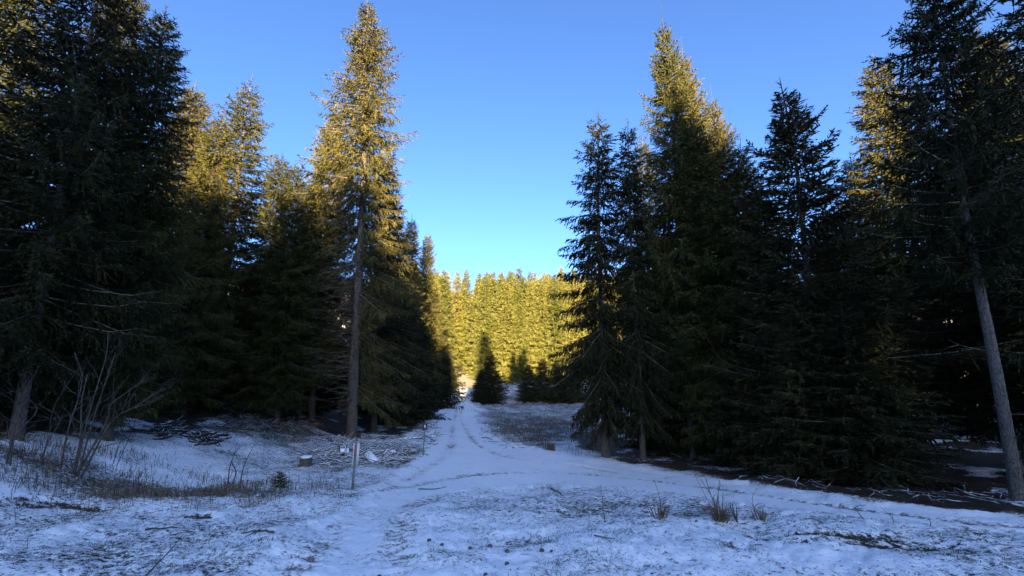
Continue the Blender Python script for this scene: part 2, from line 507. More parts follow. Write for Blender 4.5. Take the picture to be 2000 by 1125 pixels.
def spruce(seed, H, Rad, cb=.08, spacing=.36, nper=6, a_top=38, a_bot=-14, droop=.22, tip=.16, prof=.75, bl_sp=.13, bl_ratio=.42,
           hang=.35, hangers=.5, tw_sp=.10, tw_len=.16, tw_w=.042, irregular=.25, side_cb=None, round_low=.3, leader=.6, trunk_r=None,
           dead=0, sway=.15, needle='needle', bark='bark', far=False):
    g = np.random.default_rng(seed)
    # trunk
    trunk_r = trunk_r or H * .0105
    zs = np.concatenate([[0, .15, .4], np.linspace(1.0, H, 14)])
    ph = g.uniform(0, 6.28, 4)
    def axis(z):
        u = z / H
        return np.stack([sway * np.sin(2.3 * u + ph[0]) * u + .04 * np.sin(9 * u + ph[1]), sway * np.sin(2.7 * u + ph[2]) * u + .04 * np.sin(8 * u + ph[3]), z], -1)
    rt = trunk_r * (1 - (zs / H)) ** .85 + .012
    rt[:3] *= np.array([1.45, 1.18, 1.05])
    tb = MB(); tb.tube(axis(zs) - np.array([0, 0, .15]) * (zs < .1)[:, None], rt, 10 if not far else 6)
    # limbs
    bz, baz = [], []
    z = cb * H
    while z < H * .985:
        n = nper if z < H * .9 else max(3, nper - 2)
        off = g.uniform(0, 6.28)
        for k in range(n):
            bz.append(z + g.uniform(-.45, .45) * spacing); baz.append(off + k * 2 * math.pi / n + g.uniform(-.35, .35))
        z += spacing * g.uniform(.75, 1.25) * (1 if z < H * .8 else .75)
    bz = np.minimum(np.array(bz), H * .985); baz = np.array(baz)
    u = np.clip((H - bz) / (H * (1 - cb)), 0, 1)
    L = Rad * np.minimum(1, u * 1.12) ** prof * (1 - round_low * sstep(.75, 1, u)) * g.uniform(.66, 1.12, len(u))
    lump = vnoise(baz * 1.1 + 40, bz * .55, seed) - .5 + .6 * (vnoise(bz * 1.9, baz * .2, seed + 3) - .5)
    L = L * (1 + 2 * irregular * lump) + .10
    long = g.random(len(L)) < .06
    L = np.where(long, L * 1.22, L)
    if side_cb is not None:
        az0, zlow = side_cb
        keep = bz > zlow * H * (.5 + .5 * np.cos(baz - az0)) ** 1.3 * g.uniform(.85, 1.1, len(bz))
        bz, baz, u, L = bz[keep], baz[keep], u[keep], L[keep]
    a0 = np.radians(a_top + (a_bot - a_top) * u ** .55 + g.uniform(-7, 7, len(u)))
    nb = len(bz)
    base = axis(bz)
    dirh = np.stack([np.cos(baz), np.sin(baz), 0 * baz], -1)
    lat = np.stack([-np.sin(baz), np.cos(baz), 0 * baz], -1)
    bend = g.uniform(-.12, .12, nb)
    dr = droop * (.35 + .65 * u) * g.uniform(.7, 1.3, nb)
    def B(i, s):
        s_ = s[:, None]
        l = L[i][:, None]
        zz = np.sin(a0[i]) * s - dr[i] * s ** 1.6 + tip * s ** 3.2
        p = base[i] + dirh[i] * (l * s_ * np.cos(a0[i])[:, None]) + lat[i] * (l * (bend[i] * s * s)[:, None])
        p[:, 2] += L[i] * zz
        return p
    # limb wood
    wb = MB()
    sides = 3
    ss = np.array([0, .35, .7, .97])
    pts = np.stack([B(np.arange(nb), np.full(nb, s)) for s in ss], 1)
    rr = np.stack([np.maximum(.006, .011 * L * (1 - s) + .004) for s in ss], 1)
    tg = unit(np.gradient(pts, axis=1))
    uu = unit(np.cross(tg, np.array([0, 0, 1.0])))
    ww = np.cross(tg, uu)
    ang = np.arange(sides) * 2 * math.pi / sides
    ring = pts[:, :, None] + rr[:, :, None, None] * (np.cos(ang)[None, None, :, None] * uu[:, :, None] + np.sin(ang)[None, None, :, None] * ww[:, :, None])
    v = ring.reshape(-1, 3)
    m = len(ss)
    bi = np.arange(nb)[:, None, None] * m * sides; si = np.arange(m - 1)[None, :, None] * sides; ji = np.arange(sides)[None, None]; j2 = (ji + 1) % sides
    q = np.stack([bi + si + ji, bi + si + j2, bi + si + sides + j2, bi + si + sides + ji], -1).reshape(-1, 4)
    wb.add(v, None, q)
    # branchlets
    cnt = np.maximum(2, np.ceil(L / bl_sp * 1.9)).astype(int)
    i = np.repeat(np.arange(nb), cnt)
    k = np.arange(len(i)) - np.repeat(np.cumsum(cnt) - cnt, cnt)
    s = np.clip(.10 + .90 * (k + g.uniform(0, 1, len(i))) / cnt[i], .05, 1)
    p = B(i, s); t = unit(B(i, np.minimum(s + .03, 1.03)) - B(i, s - .03))
    side = np.where(k % 2 == 0, 1., -1.) * g.uniform(.6, 1.25, len(i))
    lt = lat[i]
    length = (bl_ratio * (1 - s) * L[i] ** .85 + .14 + .03 * L[i]) * g.uniform(.6, 1.25, len(i))
    length = np.minimum(length, .95 + .1 * L[i])
    fork = g.uniform(.55, 1.05, len(i))
    d = t * np.cos(fork)[:, None] + lt * (side * np.sin(fork))[:, None] + np.array([0, 0, -1.]) * (hang * (.25 + .75 * u[i]) * g.uniform(.2, 1.3, len(i)))[:, None]
    hg = g.random(len(i)) < hangers * (.3 + .7 * u[i])
    dh = np.array([0, 0, -1.]) + .35 * t + lt * (g.uniform(-.35, .35, len(i)))[:, None]
    d = np.where(hg[:, None], dh, d)
    length = np.where(hg, np.minimum(length * .8, .25 + .25 * u[i]) * g.uniform(.7, 1.3, len(i)), length)
    d = unit(d)
    # twigs
    c2 = np.maximum(2, np.ceil(length / tw_sp * 1.45)).astype(int)
    i2 = np.repeat(np.arange(len(i)), c2)
    k2 = np.arange(len(i2)) - np.repeat(np.cumsum(c2) - c2, c2)
    f = (k2 + g.uniform(0, 1, len(i2))) / c2[i2]
    d2 = d[i2]
    p2 = p[i2] + d2 * (length[i2] * f)[:, None]
    p2[:, 2] -= .18 * length[i2] * f * f
    perp = unit(np.cross(d2, unit(t[i2] + .35 * g.normal(size=(len(i2), 3)) + np.array([0, 0, .6]))))
    sd2 = np.where(k2 % 2 == 0, 1., -1.)
    fk = g.uniform(.25, .95, len(i2))
    dt = d2 * np.cos(fk)[:, None] + perp * (sd2 * np.sin(fk))[:, None] + .10 * g.normal(size=(len(i2), 3))
    last = k2 == c2[i2] - 1
    dt = np.where(last[:, None], d2, dt)
    dt = unit(dt)
    tl = tw_len * g.uniform(.65, 1.35, len(i2)) * (1 - .25 * f)
    qv = unit(np.cross(dt, g.normal(size=(len(i2), 3)))) * (tw_w * .5 * g.uniform(.7, 1.3, len(i2)))[:, None]
    mid = p2 + dt * (tl * .38)[:, None]
    v = np.stack([p2, mid + qv, p2 + dt * tl[:, None], mid - qv], 1).reshape(-1, 3)
    # needle-clad core of every branchlet: two blades, the outer one drooping a little more
    e1 = p + d * (length * .55)[:, None]; e1[:, 2] -= .05 * length
    e2 = p + d * (length * 1.08)[:, None]; e2[:, 2] -= .2 * length
    for ref in (lt, np.cross(d, lt)):
        qq = unit(ref + .25 * g.normal(size=ref.shape)) * (tw_w * .62)
        cv = np.stack([p, e1 + qq, e2, e1 - qq], 1).reshape(-1, 3)
        v = np.vstack([v, cv])
    fc = np.arange(len(v)).reshape(-1, 4)
    # leader shoot
    lb = MB()
    lb.tube(axis(np.array([H * .985, H + leader * .5, H + leader])) , [.02, .014, .006], 4)
    for kk in range(14):
        aa = g.uniform(0, 6.28); zz = H - .5 + g.uniform(0, .5 + leader * .5)
        pp = axis(np.array([zz]))[0]
        lb.tube([pp, pp + np.array([math.cos(aa) * .16, math.sin(aa) * .16, .12])], [.014, .004], 3, False)
    lv = np.concatenate(lb.v); lq = np.concatenate(lb.q) + len(v)
    vv = np.vstack([v, lv])
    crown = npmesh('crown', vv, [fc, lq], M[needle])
    res = [('trunk', tb.mesh('trunk', M[bark])), ('limbs', wb.mesh('limbs', M['limb'])), ('crown', crown)]
    if dead:
        db = MB()
        top = max(cb * H * 1.5, H * .25) if side_cb is None else H * .5
        for kk in range(dead):
            zz = g.uniform(1.6, top); aa = g.uniform(0, 6.28)
            if side_cb is not None: aa = side_cb[0] + g.normal() * .9
            ll = g.uniform(.6, 2.4) * (Rad / 3)
            pp = axis(np.array([zz]))[0]; dh = np.array([math.cos(aa), math.sin(aa), 0])
            el = g.uniform(-.35, .15); s = np.linspace(0, 1, 5)
            curve = pp + dh * (ll * s)[:, None]
            curve[:, 2] += ll * (el * s + .25 * s ** 2.5); curve[:, :2] += (g.normal(size=(5, 2)) * .04 * ll) * s[:, None]
            db.tube(curve, .014 * (1 - .8 * s) * min(1, ll), 4, False)
            for _ in range(int(5 * ll)):
                j = g.integers(1, 5); a2 = aa + g.uniform(-1.1, 1.1); l2 = g.uniform(.15, .6)
                q0 = curve[j]; q1 = q0 + np.array([math.cos(a2), math.sin(a2), g.uniform(-.6, .3)]) * l2
                db.tube([q0, (q0 + q1) / 2 + g.normal(size=3) * .03, q1], [.006, .004, .002], 3, False)
        res.append(('dead_branches', db.mesh('dead_branches', M['dead_limb'])))
    return {'H': H, 'parts': res}

P = {}
P['tall'] = spruce(11, 27, 3.3, cb=.10, spacing=.36, nper=7, a_top=30, a_bot=-28, droop=.30, tip=.22, prof=.56, hang=.8, hangers=.65,
                   irregular=.42, side_cb=(R(-120), .55), dead=190, sway=.5, leader=.9, trunk_r=.27, bl_sp=.16, bl_ratio=.46, round_low=.1)
P['airy'] = spruce(12, 20, 3.3, cb=.12, spacing=.42, nper=6, a_top=35, a_bot=-8, droop=.12, tip=.16, prof=.66, hang=.5, hangers=.45, irregular=.34, bl_ratio=.42, dead=14)
P['dense'] = spruce(13, 20, 3.0, cb=.09, spacing=.33, nper=7, a_top=40, a_bot=-18, droop=.22, tip=.20, prof=.56, hang=.6, hangers=.55, irregular=.22, bl_ratio=.46)
P['bushy'] = spruce(14, 18, 3.4, cb=.16, spacing=.32, nper=7, a_top=48, a_bot=-10, droop=.16, tip=.18, prof=.66, hang=.45, irregular=.26, leader=1.1, bl_ratio=.46)
P['weeping'] = spruce(15, 14.5, 2.2, cb=.12, spacing=.34, nper=6, a_top=40, a_bot=-22, droop=.30, tip=.12, prof=.56, hang=.9, hangers=.75, irregular=.32, leader=.8, bl_sp=.12, bl_ratio=.44, needle='needle_shaded')
P['star'] = spruce(16, 11.5, 2.7, cb=.06, spacing=.34, nper=7, a_top=52, a_bot=0, droop=.06, tip=.12, prof=.78, hang=.15, hangers=.18, irregular=.2, bl_ratio=.44, leader=.5, tw_sp=.09, tw_len=.15, bl_sp=.12, needle='needle_shaded')
P['young'] = spruce(17, 7, 2.1, cb=.02, spacing=.26, nper=7, a_top=45, a_bot=-6, droop=.14, tip=.12, prof=.8, irregular=.2, round_low=.05, leader=.5, bl_ratio=.46, needle='needle_shaded')
P['deep'] = spruce(18, 20, 3.1, cb=.22, spacing=.5, nper=6, a_top=38, a_bot=-16, droop=.2, prof=.55, irregular=.3, bl_sp=.2, tw_sp=.15, tw_len=.24, tw_w=.075, dead=40, bl_ratio=.46, needle='needle_shaded')
P['near'] = spruce(19, 15, 3.0, cb=.13, spacing=.34, nper=7, a_top=44, a_bot=-14, droop=.2, tip=.24, prof=.58, hang=.4, hangers=.45, irregular=.32, bl_sp=.13, bl_ratio=.46, needle='needle_shaded')
P['bole'] = spruce(20, 16, 2.9, cb=.40, spacing=.36, nper=7, a_top=40, a_bot=-2, droop=.12, tip=.2, prof=.55, irregular=.3, dead=6, bark='pale_bark', trunk_r=.18, needle='needle_shaded')
for q, sd in enumerate((31, 32, 33)):
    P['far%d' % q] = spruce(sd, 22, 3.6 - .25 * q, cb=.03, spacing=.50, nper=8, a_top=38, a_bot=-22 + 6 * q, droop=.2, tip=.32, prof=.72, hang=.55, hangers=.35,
                            bl_sp=.30, tw_sp=.26, tw_len=.34, tw_w=.11, irregular=.18, needle='needle_far_lit', bark='pale_bark', far=True, bl_ratio=.46, round_low=.1)
0 and print('TRIS', {k: sum(len(m.polygons) for n, m in v['parts']) * 2 for k, v in P.items()})

def plant(kind, x, y, h, wide=1.0, rot=None, label=None, group=None, name='spruce_tree', lean=(0, 0), cat='tree'):
    p = P[kind]
    t = link(name, None)
    t.location = (x, y, float(height(x, y)) - .05)
    s = h / p['H']
    t.scale = (s ** .6 * wide, s ** .6 * wide, s)
    t.rotation_euler = (lean[0], lean[1], rnd.uniform(0, 6.28) if rot is None else rot)
    for n, me in p['parts']:
        c = link(n, me, t)
        if n == 'dead_branches': c['kind'] = 'stuff'
    tag(t, label, cat, group)
    return t

TREES = []
def at_top(kind, px, py, t, wide=1.0, rot=None, label=None, group=None, lean=(0, 0)):
    """a spruce whose tip stands on the sight line through (px, py), t along it"""
    d = ray(px, py) * t
    h = EYE + H0 + d[2] - float(height(d[0], d[1]))
    TREES.append((d[0], d[1], 1.0))
    return plant(kind, float(d[0]), float(d[1]), float(h), wide, rot, label, group, lean=lean)

LW, RW = 'spruces at the front of the left wood', 'spruces at the front of the right wood'
# left wood, front row
TREES.append((-8.4, 22.4, 1.0))
plant('tall', -8.4, 22.4, 26.2, 1.0, 0.0, 'very tall gilded spruce with bare grey trunk by the brushwood', LW, lean=(0, R(-1.4)))
at_top('near', 215, -150, 10.6, .72, None, 'huge near-black spruce rising out of the frame behind the bare saplings', LW)
at_top('near', 262, -60, 12.4, .62, None, 'black spruce squeezed between the huge one and the slim one on the left', LW)
at_top('dense', 330, 28, 12.6, .72, None, 'slim dark pointed spruce at the edge of the blue sky on the left', LW)
at_top('near', 20, 270, 9.4, .9, None, 'low dark spruce below the sunlit crown at the left border', LW)
at_top('dense', 45, -160, 17.5, 1.15, None, 'golden sunlit spruce crown in the top left corner behind black trees', LW)
at_top('dense', 388, 168, 22.5, 1.0, None, 'golden spruce just right of the slim dark one', LW)
at_top('dense', 425, 222, 20.0, .9, None, 'golden spruce with a blunt top left of the airy golden one', LW)
at_top('airy', 487, 155, 25.0, 1.05, None, 'airy golden spruce with its pale trunk showing through the crown', LW)
at_top('dense', 545, 302, 23.5, .85, None, 'small golden spruce top right of the airy golden spruce', LW)
at_top('dense', 584, 320, 23.0, .85, None, 'golden spruce top left of the very tall gilded spruce', LW)
at_top('bushy', 652, 215, 27.0, .85, None, 'half lit spruce leaning against the left flank of the very tall one', LW)
at_top('bushy', 622, 330, 26.0, .8, None, 'shorter half lit spruce at the left foot of the very tall one', LW)
at_top('weeping', 757, 300, 28.5, 1.0, None, 'dark weeping spruce close against the right flank of the very tall one', LW)
at_top('weeping', 775, 395, 30.5, 1.1, None, 'dark weeping spruce hanging over the verge right of the very tall one', LW)
at_top('dense', 803, 425, 42, .9, None, 'spruce with a golden tip, first of two beyond the very tall one', LW)
at_top('dense', 837, 455, 51, .85, None, 'spruce with a golden tip, last before the far golden wood', LW)
at_top('young', 780, 560, 33, 1.2, None, 'dark young spruce behind the small square sign', LW)
at_top('young', 815, 610, 38, 1.2, None, 'dark young spruce on the bank left of the snowy road', LW)
at_top('dense', 850, 560, 58, .9, None, 'dark spruce on the left of the road where it narrows', LW)
at_top('young', 862, 640, 52, 1.2, None, 'dark bushy young spruce at the left edge of the narrowing road', LW)
at_top('young', 866, 655, 68, 1.2, None, 'young spruce at the left edge of the road near its sunlit end', LW)
# right wood, front row
at_top('weeping', 1163, 238, 17.6, 1.0, None, 'slim drooping spruce at the road side, first on the right', RW)
at_top('weeping', 1226, 250, 17.0, .72, None, 'slim spruce with a thin pink tip, second on the right', RW)
at_top('airy', 1252, 262, 26.0, .8, None, 'golden spruce peeping between the slim ones and the great clump on the right', RW)
at_top('bushy', 1298, 46, 18.2, .66, None, 'tallest spruce of the clump on the right with sunlit spike top', RW)
at_top('bushy', 1336, 105, 19.2, .68, None, 'second tallest spruce leaning into the tallest of the right clump', RW)
at_top('bushy', 1396, 195, 17.6, .68, None, 'dark spruce with rusty tip on the right shoulder of the clump', RW)
at_top('bushy', 1440, 285, 16.4, .85, None, 'lowest spruce at the right foot of the clump', RW)
at_top('dense', 1360, 235, 16.4, .9, None, 'black spruce filling the middle of the right clump', RW)
at_top('star', 1528, 172, 13.0, 1.05, None, 'lone black spruce with star-like upswept branches against the sky', RW)
at_top('dense', 1656, 310, 29.0, 1.1, None, 'golden spruce far back between the star-like and the big dark one', RW)
TREES.append((8.8, 7.6, 1.0))
plant('bole', 8.8, 7.6, 10.7, .66, None, 'big black spruce on a long bare grey trunk near the right border', RW)
at_top('dense', 1706, 125, 25.0, 1.15, None, 'golden spruce half hidden behind the big black one on the right', RW)
TREES.append((13.2, 8.6, 1.0))
plant('near', 13.2, 8.6, 13.0, .9, None, 'black spruce cut off by the right border', RW)
at_top('dense', 1915, 60, 21.0, 1.2, None, 'sunlit spruce crown glimpsed near the top right corner', RW)
at_top('near', 1860, 230, 13.0, 1.0, None, 'black spruce behind the bare grey trunk at the right border', RW)
at_top('deep', 1610, 390, 14.5, .85, None, 'low black spruce right of the star-like one', RW)
at_top('deep', 1480, 395, 15.5, .8, None, 'low black spruce left of the star-like one', RW)

# dark depth of both woods
SIL = np.array([(-400, 260), (60, 240), (110, 40), (150, -150), (280, -100), (330, 80), (370, 230), (440, 310), (500, 300), (560, 360), (620, 380), (700, 330), (760, 430), (800, 480), (850, 560),
                (870, 600), (1100, 600), (1120, 520), (1160, 380), (1230, 360), (1270, 320), (1330, 200), (1400, 300), (1480, 420), (1530, 340), (1600, 450), (1650, 420),
                (1690, 330), (1705, 150), (1760, -200), (2400, -400)], float)
def filler(inside, n, label, group, kinds, spread):
    made = 0; tries = 0
    while made < n and tries < 6000:
        tries += 1
        x, y = inside()
        if x is None: continue
        if any((x - a) ** 2 + (y - b) ** 2 < (spread * c) ** 2 for a, b, c in TREES): continue
        best = 1e9
        for off in (-1.6, 0, 1.6):
            xx = x + off
            g = y * math.cos(PITCH)
            # height limit so that the tip stays below the outline of the front row
            for hh in np.arange(22, 3, -.75):
                zt = float(height(x, y)) + hh - EYE - H0
                fwd = y * math.cos(PITCH) + zt * math.sin(PITCH); upv = zt * math.cos(PITCH) - y * math.sin(PITCH)
                px = 1000 + FPX * xx / fwd; py = 562.5 - FPX * upv / fwd
                if py > np.interp(px, SIL[:, 0], SIL[:, 1]) + 12 and zt < (12.0 if x < 0 else 14.0) - .222 * y: break
            best = min(best, hh)
        h = best * rnd.uniform(.85, 1.0)
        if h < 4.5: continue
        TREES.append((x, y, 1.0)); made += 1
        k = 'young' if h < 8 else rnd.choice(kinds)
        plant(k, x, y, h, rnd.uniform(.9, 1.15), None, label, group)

def left_in():
    y = rnd.uniform(6, 74); x = rnd.uniform(-46, -6)
    xx = np.array([x]); yy = np.array([y])
    if poly_sd(xx, yy, LEFT_WOOD)[0] > -1.6: return None, None
    return x, y
def right_in():
    y = rnd.uniform(6, 70); x = rnd.uniform(6, 52)
    xx = np.array([x]); yy = np.array([y])
    if poly_sd(xx, yy, RIGHT_WOOD)[0] > -1.8: return None, None
    if x < .40 * y + 1.0: return None, None
    return x, y
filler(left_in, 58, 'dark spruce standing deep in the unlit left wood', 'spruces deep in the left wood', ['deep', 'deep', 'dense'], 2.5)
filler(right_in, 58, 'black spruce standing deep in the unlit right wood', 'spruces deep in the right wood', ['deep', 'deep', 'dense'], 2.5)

# low young spruces filling the edges of both woods
def edge_in(poly, xr, yr):
    def f():
        x, y = rnd.uniform(*xr), rnd.uniform(*yr)
        d = poly_sd(np.array([x]), np.array([y]), poly)[0]
        return (x, y) if -5.5 < d < -1.9 and (x < 0 or .30 * y + 1 < x < .84 * y) else (None, None)
    return f
def understorey(inside, n, label, group):
    made = 0; tries = 0
    while made < n and tries < 5000:
        tries += 1
        x, y = inside()
        if x is None or any((x - a) ** 2 + (y - b) ** 2 < 1.1 for a, b, c in TREES): continue
        TREES.append((x, y, .5)); made += 1
        plant('young', x, y, rnd.uniform(2.6, 5.0), rnd.uniform(.9, 1.2), None, label, group)
understorey(edge_in(RIGHT_WOOD, (5, 22), (5, 26)), 26, 'low black young spruce under the trees at the edge of the right wood', 'low spruces at the edge of the right wood')
understorey(edge_in(LEFT_WOOD, (-22, -9), (5, 22)), 16, 'low black young spruce under the trees at the edge of the left wood', 'low spruces at the edge of the left wood')

# sunlit wood across the dip
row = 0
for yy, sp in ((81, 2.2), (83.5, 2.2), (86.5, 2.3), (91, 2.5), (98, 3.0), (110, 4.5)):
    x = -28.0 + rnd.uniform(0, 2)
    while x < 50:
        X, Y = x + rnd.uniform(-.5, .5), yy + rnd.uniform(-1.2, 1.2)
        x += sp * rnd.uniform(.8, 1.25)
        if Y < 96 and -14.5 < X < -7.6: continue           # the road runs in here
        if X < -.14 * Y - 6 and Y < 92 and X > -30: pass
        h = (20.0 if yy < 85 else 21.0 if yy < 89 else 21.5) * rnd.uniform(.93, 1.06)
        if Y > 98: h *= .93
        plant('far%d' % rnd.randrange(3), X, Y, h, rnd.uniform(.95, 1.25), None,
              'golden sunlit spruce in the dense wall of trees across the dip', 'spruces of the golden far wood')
# young spruces in the shade before it
for px, py, t, lab in ((958, 686, 64, 'dark young spruce right of the road before the golden wood'), (940, 722, 62, 'small dark spruce touching the right verge of the road'),
                       (1030, 712, 66, 'dark young spruce in mid-meadow, left one of the row before the golden wood'),
                       (1058, 700, 67, 'dark young spruce, middle one of the row before the golden wood'),
                       (1088, 705, 66, 'dark young spruce, right one of the row before the golden wood'),
                       (1120, 690, 66, 'dark young spruce beside the slim drooping spruce at the meadow end')):
    at_top('young', px, py, t, 1.25, None, lab, 'young spruces at the end of the meadow')

# ------------------------------------------------------------------ the wood behind the viewer that throws the shade
def back_wood():
    g = np.random.default_rng(77)
    V, F, n = [], [], 0
    for yy in (-86, -90, -94, -99):
        for x in np.arange(-75, 66, 2.8):
            X, Y = x + g.uniform(-.8, .8), yy + g.uniform(-1.5, 1.5)
            z0 = float(height(X, Y))
            H = SHADE_TOP(X) * g.uniform(.965, 1.03) - z0
            if yy == -90 and abs(X - 12.6) < 1.4: X, H = 12.6, 44.0 - z0      # one tall spire
            m = 1700
            z = g.uniform(.04, .97, m) ** 1.0 * H
            u = 1 - z / H
            r = 2.9 * u ** .6 * np.sqrt(g.uniform(.02, 1, m)) + .05
            a = g.uniform(0, 6.28, m)
            p = np.stack([X + r * np.cos(a), Y + r * np.sin(a), z0 + z - .15 * r], -1)
            d = unit(np.stack([np.cos(a), np.sin(a), g.uniform(-.9, .1, m)], -1)) * g.uniform(.4, .8, m)[:, None]
            w = unit(np.cross(d, g.normal(size=(m, 3)))) * .36
            beam = np.minimum(np.minimum(p[:, 0] - 17, 31 - p[:, 0]) * .6, np.minimum(p[:, 2] - 21.9, 25.2 - p[:, 2])) + 2.4 * (vnoise(p[:, 0] * .45, p[:, 2] * .6, 91) - .62)
            ok = beam < 0                                    # a gap between the crowns lets a little sun through
            p, d, w = p[ok], d[ok], w[ok]; m = len(p)
            v = np.stack([p - w, p + w, p + d], 1).reshape(-1, 3)
            V.append(v); F.append(np.arange(3 * m).reshape(-1, 3) + n); n += 3 * m
            tip = np.array([[X - .05, Y, z0 + H * .9], [X + .05, Y, z0 + H * .9], [X, Y, z0 + H], [X, Y - .16, z0], [X + .14, Y + .1, z0], [X - .14, Y + .1, z0]])
            V.append(tip); F.append(np.array([(0, 1, 2), (3, 4, 2), (4, 5, 2), (5, 3, 2)]) + n); n += 6
    o = link('spruce_forest', npmesh('spruce_forest', np.concatenate(V), np.concatenate(F), M['needle']))
    tag(o, 'dark spruce wood behind the viewer whose shade covers the clearing', 'forest', None, 'stuff')
def SHADE_TOP(X):
    return 33.2 + 2.0 * sstep(-2, 4, np.array(float(X))) - 5.0 * np.exp(-((X - 8.6) / 1.8) ** 2)
back_wood()

# ------------------------------------------------------------------ small things
def gpick(x, y, key):
    x = np.asarray(x, float); y = np.asarray(y, float)
    ang = np.degrees(np.arctan2(x, y)); ang = np.where(ang < -62, ang + 360, ang)
    ai = np.interp(ang, np.degrees(GRID['a']), np.arange(len(GRID['a'])))
    ri = np.interp(np.log(np.hypot(x, y) + 1e-6), np.log(GRID['r']), np.arange(len(GRID['r'])))
    G = GRID[key]; a0 = np.floor(ai).astype(int); r0 = np.minimum(np.floor(ri).astype(int), G.shape[0] - 2)
    fa, fr = ai - a0, ri - r0; a1 = (a0 + 1) % G.shape[1]
    return (G[r0, a0] * (1 - fa) + G[r0, a1] * fa) * (1 - fr) + (G[r0 + 1, a0] * (1 - fa) + G[r0 + 1, a1] * fa) * fr
def gz(x, y): return float(gpick(x, y, 'z'))

rs = np.random.default_rng(5)
def at_px(px, py):
    x, y = hit(px, py)
    d = ray(px, py)
    return np.array([x, y, gz(x, y)]), y / d[1] / FPX         # point on the ground, metres per photo pixel there

def twigs(mb, pts, r0, depth, n, ln, up=.6):
    """side shoots along a stem"""
    pts = np.asarray(pts, float)
    for _ in range(n):
        k = rs.uniform(.25, .98) * (len(pts) - 1); i = min(int(k), len(pts) - 2)
        p = pts[i] + (pts[i + 1] - pts[i]) * (k - i)
        t = unit(pts[i + 1] - pts[i])
        d = unit(t * up + unit(rs.normal(size=3)) * .75 + np.array([0, 0, .25]))
        l = ln * rs.uniform(.4, 1.2)
        c = np.array([p, p + d * l * .5 + rs.normal(size=3) * l * .04, p + d * l + np.array([0, 0, .14 * l])])
        rr = r0 * (1 - .6 * k / len(pts)) * .45
        mb.tube(c, [rr, rr * .7, rr * .35], 4, False)
        if depth: twigs(mb, c, rr, depth - 1, 3, ln * .45, up)

def bare_plant(name, base, stems, r0, label, cat, group, mat='twig', ntw=7, ln=.45, depth=1):
    b, mpp = at_px(*base)
    root = link(name, None); root.location = b
    for st in stems:
        pts = []
        for j, (px, py) in enumerate(st):
            f = j / max(1, len(st) - 1)
            pts.append(np.array([(px - base[0]) * mpp, rs.uniform(-.22, .22) * f + (0 if j else rs.uniform(-.05, .05)), (base[1] - py) * mpp]))
        pts[0][2] = min(pts[0][2], 0) - .06 if len(st) > 1 else 0
        pts = np.array(smooth3(pts))
        mb = MB()
        rr = r0 * rs.uniform(.75, 1.15) * np.linspace(1, .25, len(pts))
        mb.tube(pts, rr, 6)
        if ntw: twigs(mb, pts, r0, depth, ntw, ln)
        mb.build('stem', M[mat], root)
    return tag(root, label, cat, group)

def smooth3(pts, n=5):
    P_ = [np.array(p, float) for p in pts]
    if len(P_) < 3: return [P_[0] + (P_[-1] - P_[0]) * t for t in np.linspace(0, 1, n)]
    P_ = [2 * P_[0] - P_[1]] + P_ + [2 * P_[-1] - P_[-2]]
    out = []
    for i in range(1, len(P_) - 2):
        a, b, c, d = P_[i - 1:i + 3]
        for k in range(n):
            t = k / n
            out.append(.5 * (2 * b + (c - a) * t + (2 * a - 5 * b + 4 * c - d) * t * t + (3 * b - a - 3 * c + d) * t ** 3))
    out.append(P_[-2]); return out

BS = 'bare saplings on the left'
bare_plant('bare_sapling', (150, 928), [[(112, 940), (118, 850), (138, 750), (128, 690)], [(148, 925), (150, 880), (170, 780), (186, 700), (184, 650)],
           [(156, 920), (165, 850), (178, 760), (180, 690)], [(140, 935), (166, 890), (190, 820), (208, 790), (250, 740)], [(160, 915), (195, 830), (240, 800), (285, 762)],
           [(140, 930), (146, 860), (150, 790), (136, 735)]], .020, 'largest bare sapling with many forking stems in the brown grass', 'sapling', BS, ntw=9, ln=.6)
bare_plant('bare_sapling', (22, 905), [[(16, 910), (24, 850), (40, 770), (56, 722)], [(26, 905), (30, 850), (36, 800), (22, 760)], [(18, 905), (8, 830), (-14, 760)]], .016,
           'bare forked sapling at the left border by a tussock', 'sapling', BS, ntw=7, ln=.5)
bare_plant('bare_sapling', (82, 905), [[(80, 910), (84, 850), (92, 790), (112, 700)], [(86, 905), (92, 860), (88, 820), (74, 790)]], .010,
           'slim bare sapling between the border one and the largest one', 'sapling', BS, ntw=6, ln=.4)
bare_plant('bare_sapling', (222, 908), [[(218, 912), (226, 860), (240, 790), (247, 735)], [(230, 905), (252, 850), (262, 820)]], .010,
           'slim bare sapling just right of the largest one', 'sapling', BS, ntw=6, ln=.4)
bare_plant('bare_sapling', (455, 948), [[(446, 948), (447, 915), (449, 880)], [(452, 950), (460, 925), (456, 900), (458, 878)], [(466, 938), (474, 910), (482, 876)]], .014,
           'three thin leafless shoots beside a reddish tuft left of the spruce seedling', 'sapling', BS, ntw=3, ln=.16, depth=0)
bare_plant('bare_sapling', (470, 808), [[(469, 810), (474, 770), (477, 740), (478, 715)], [(460, 808), (462, 780), (464, 755)]], .03,
           'pale thin sapling before the dark wood behind the brown ground', 'sapling', BS, mat='dead_limb', ntw=6, ln=.6)

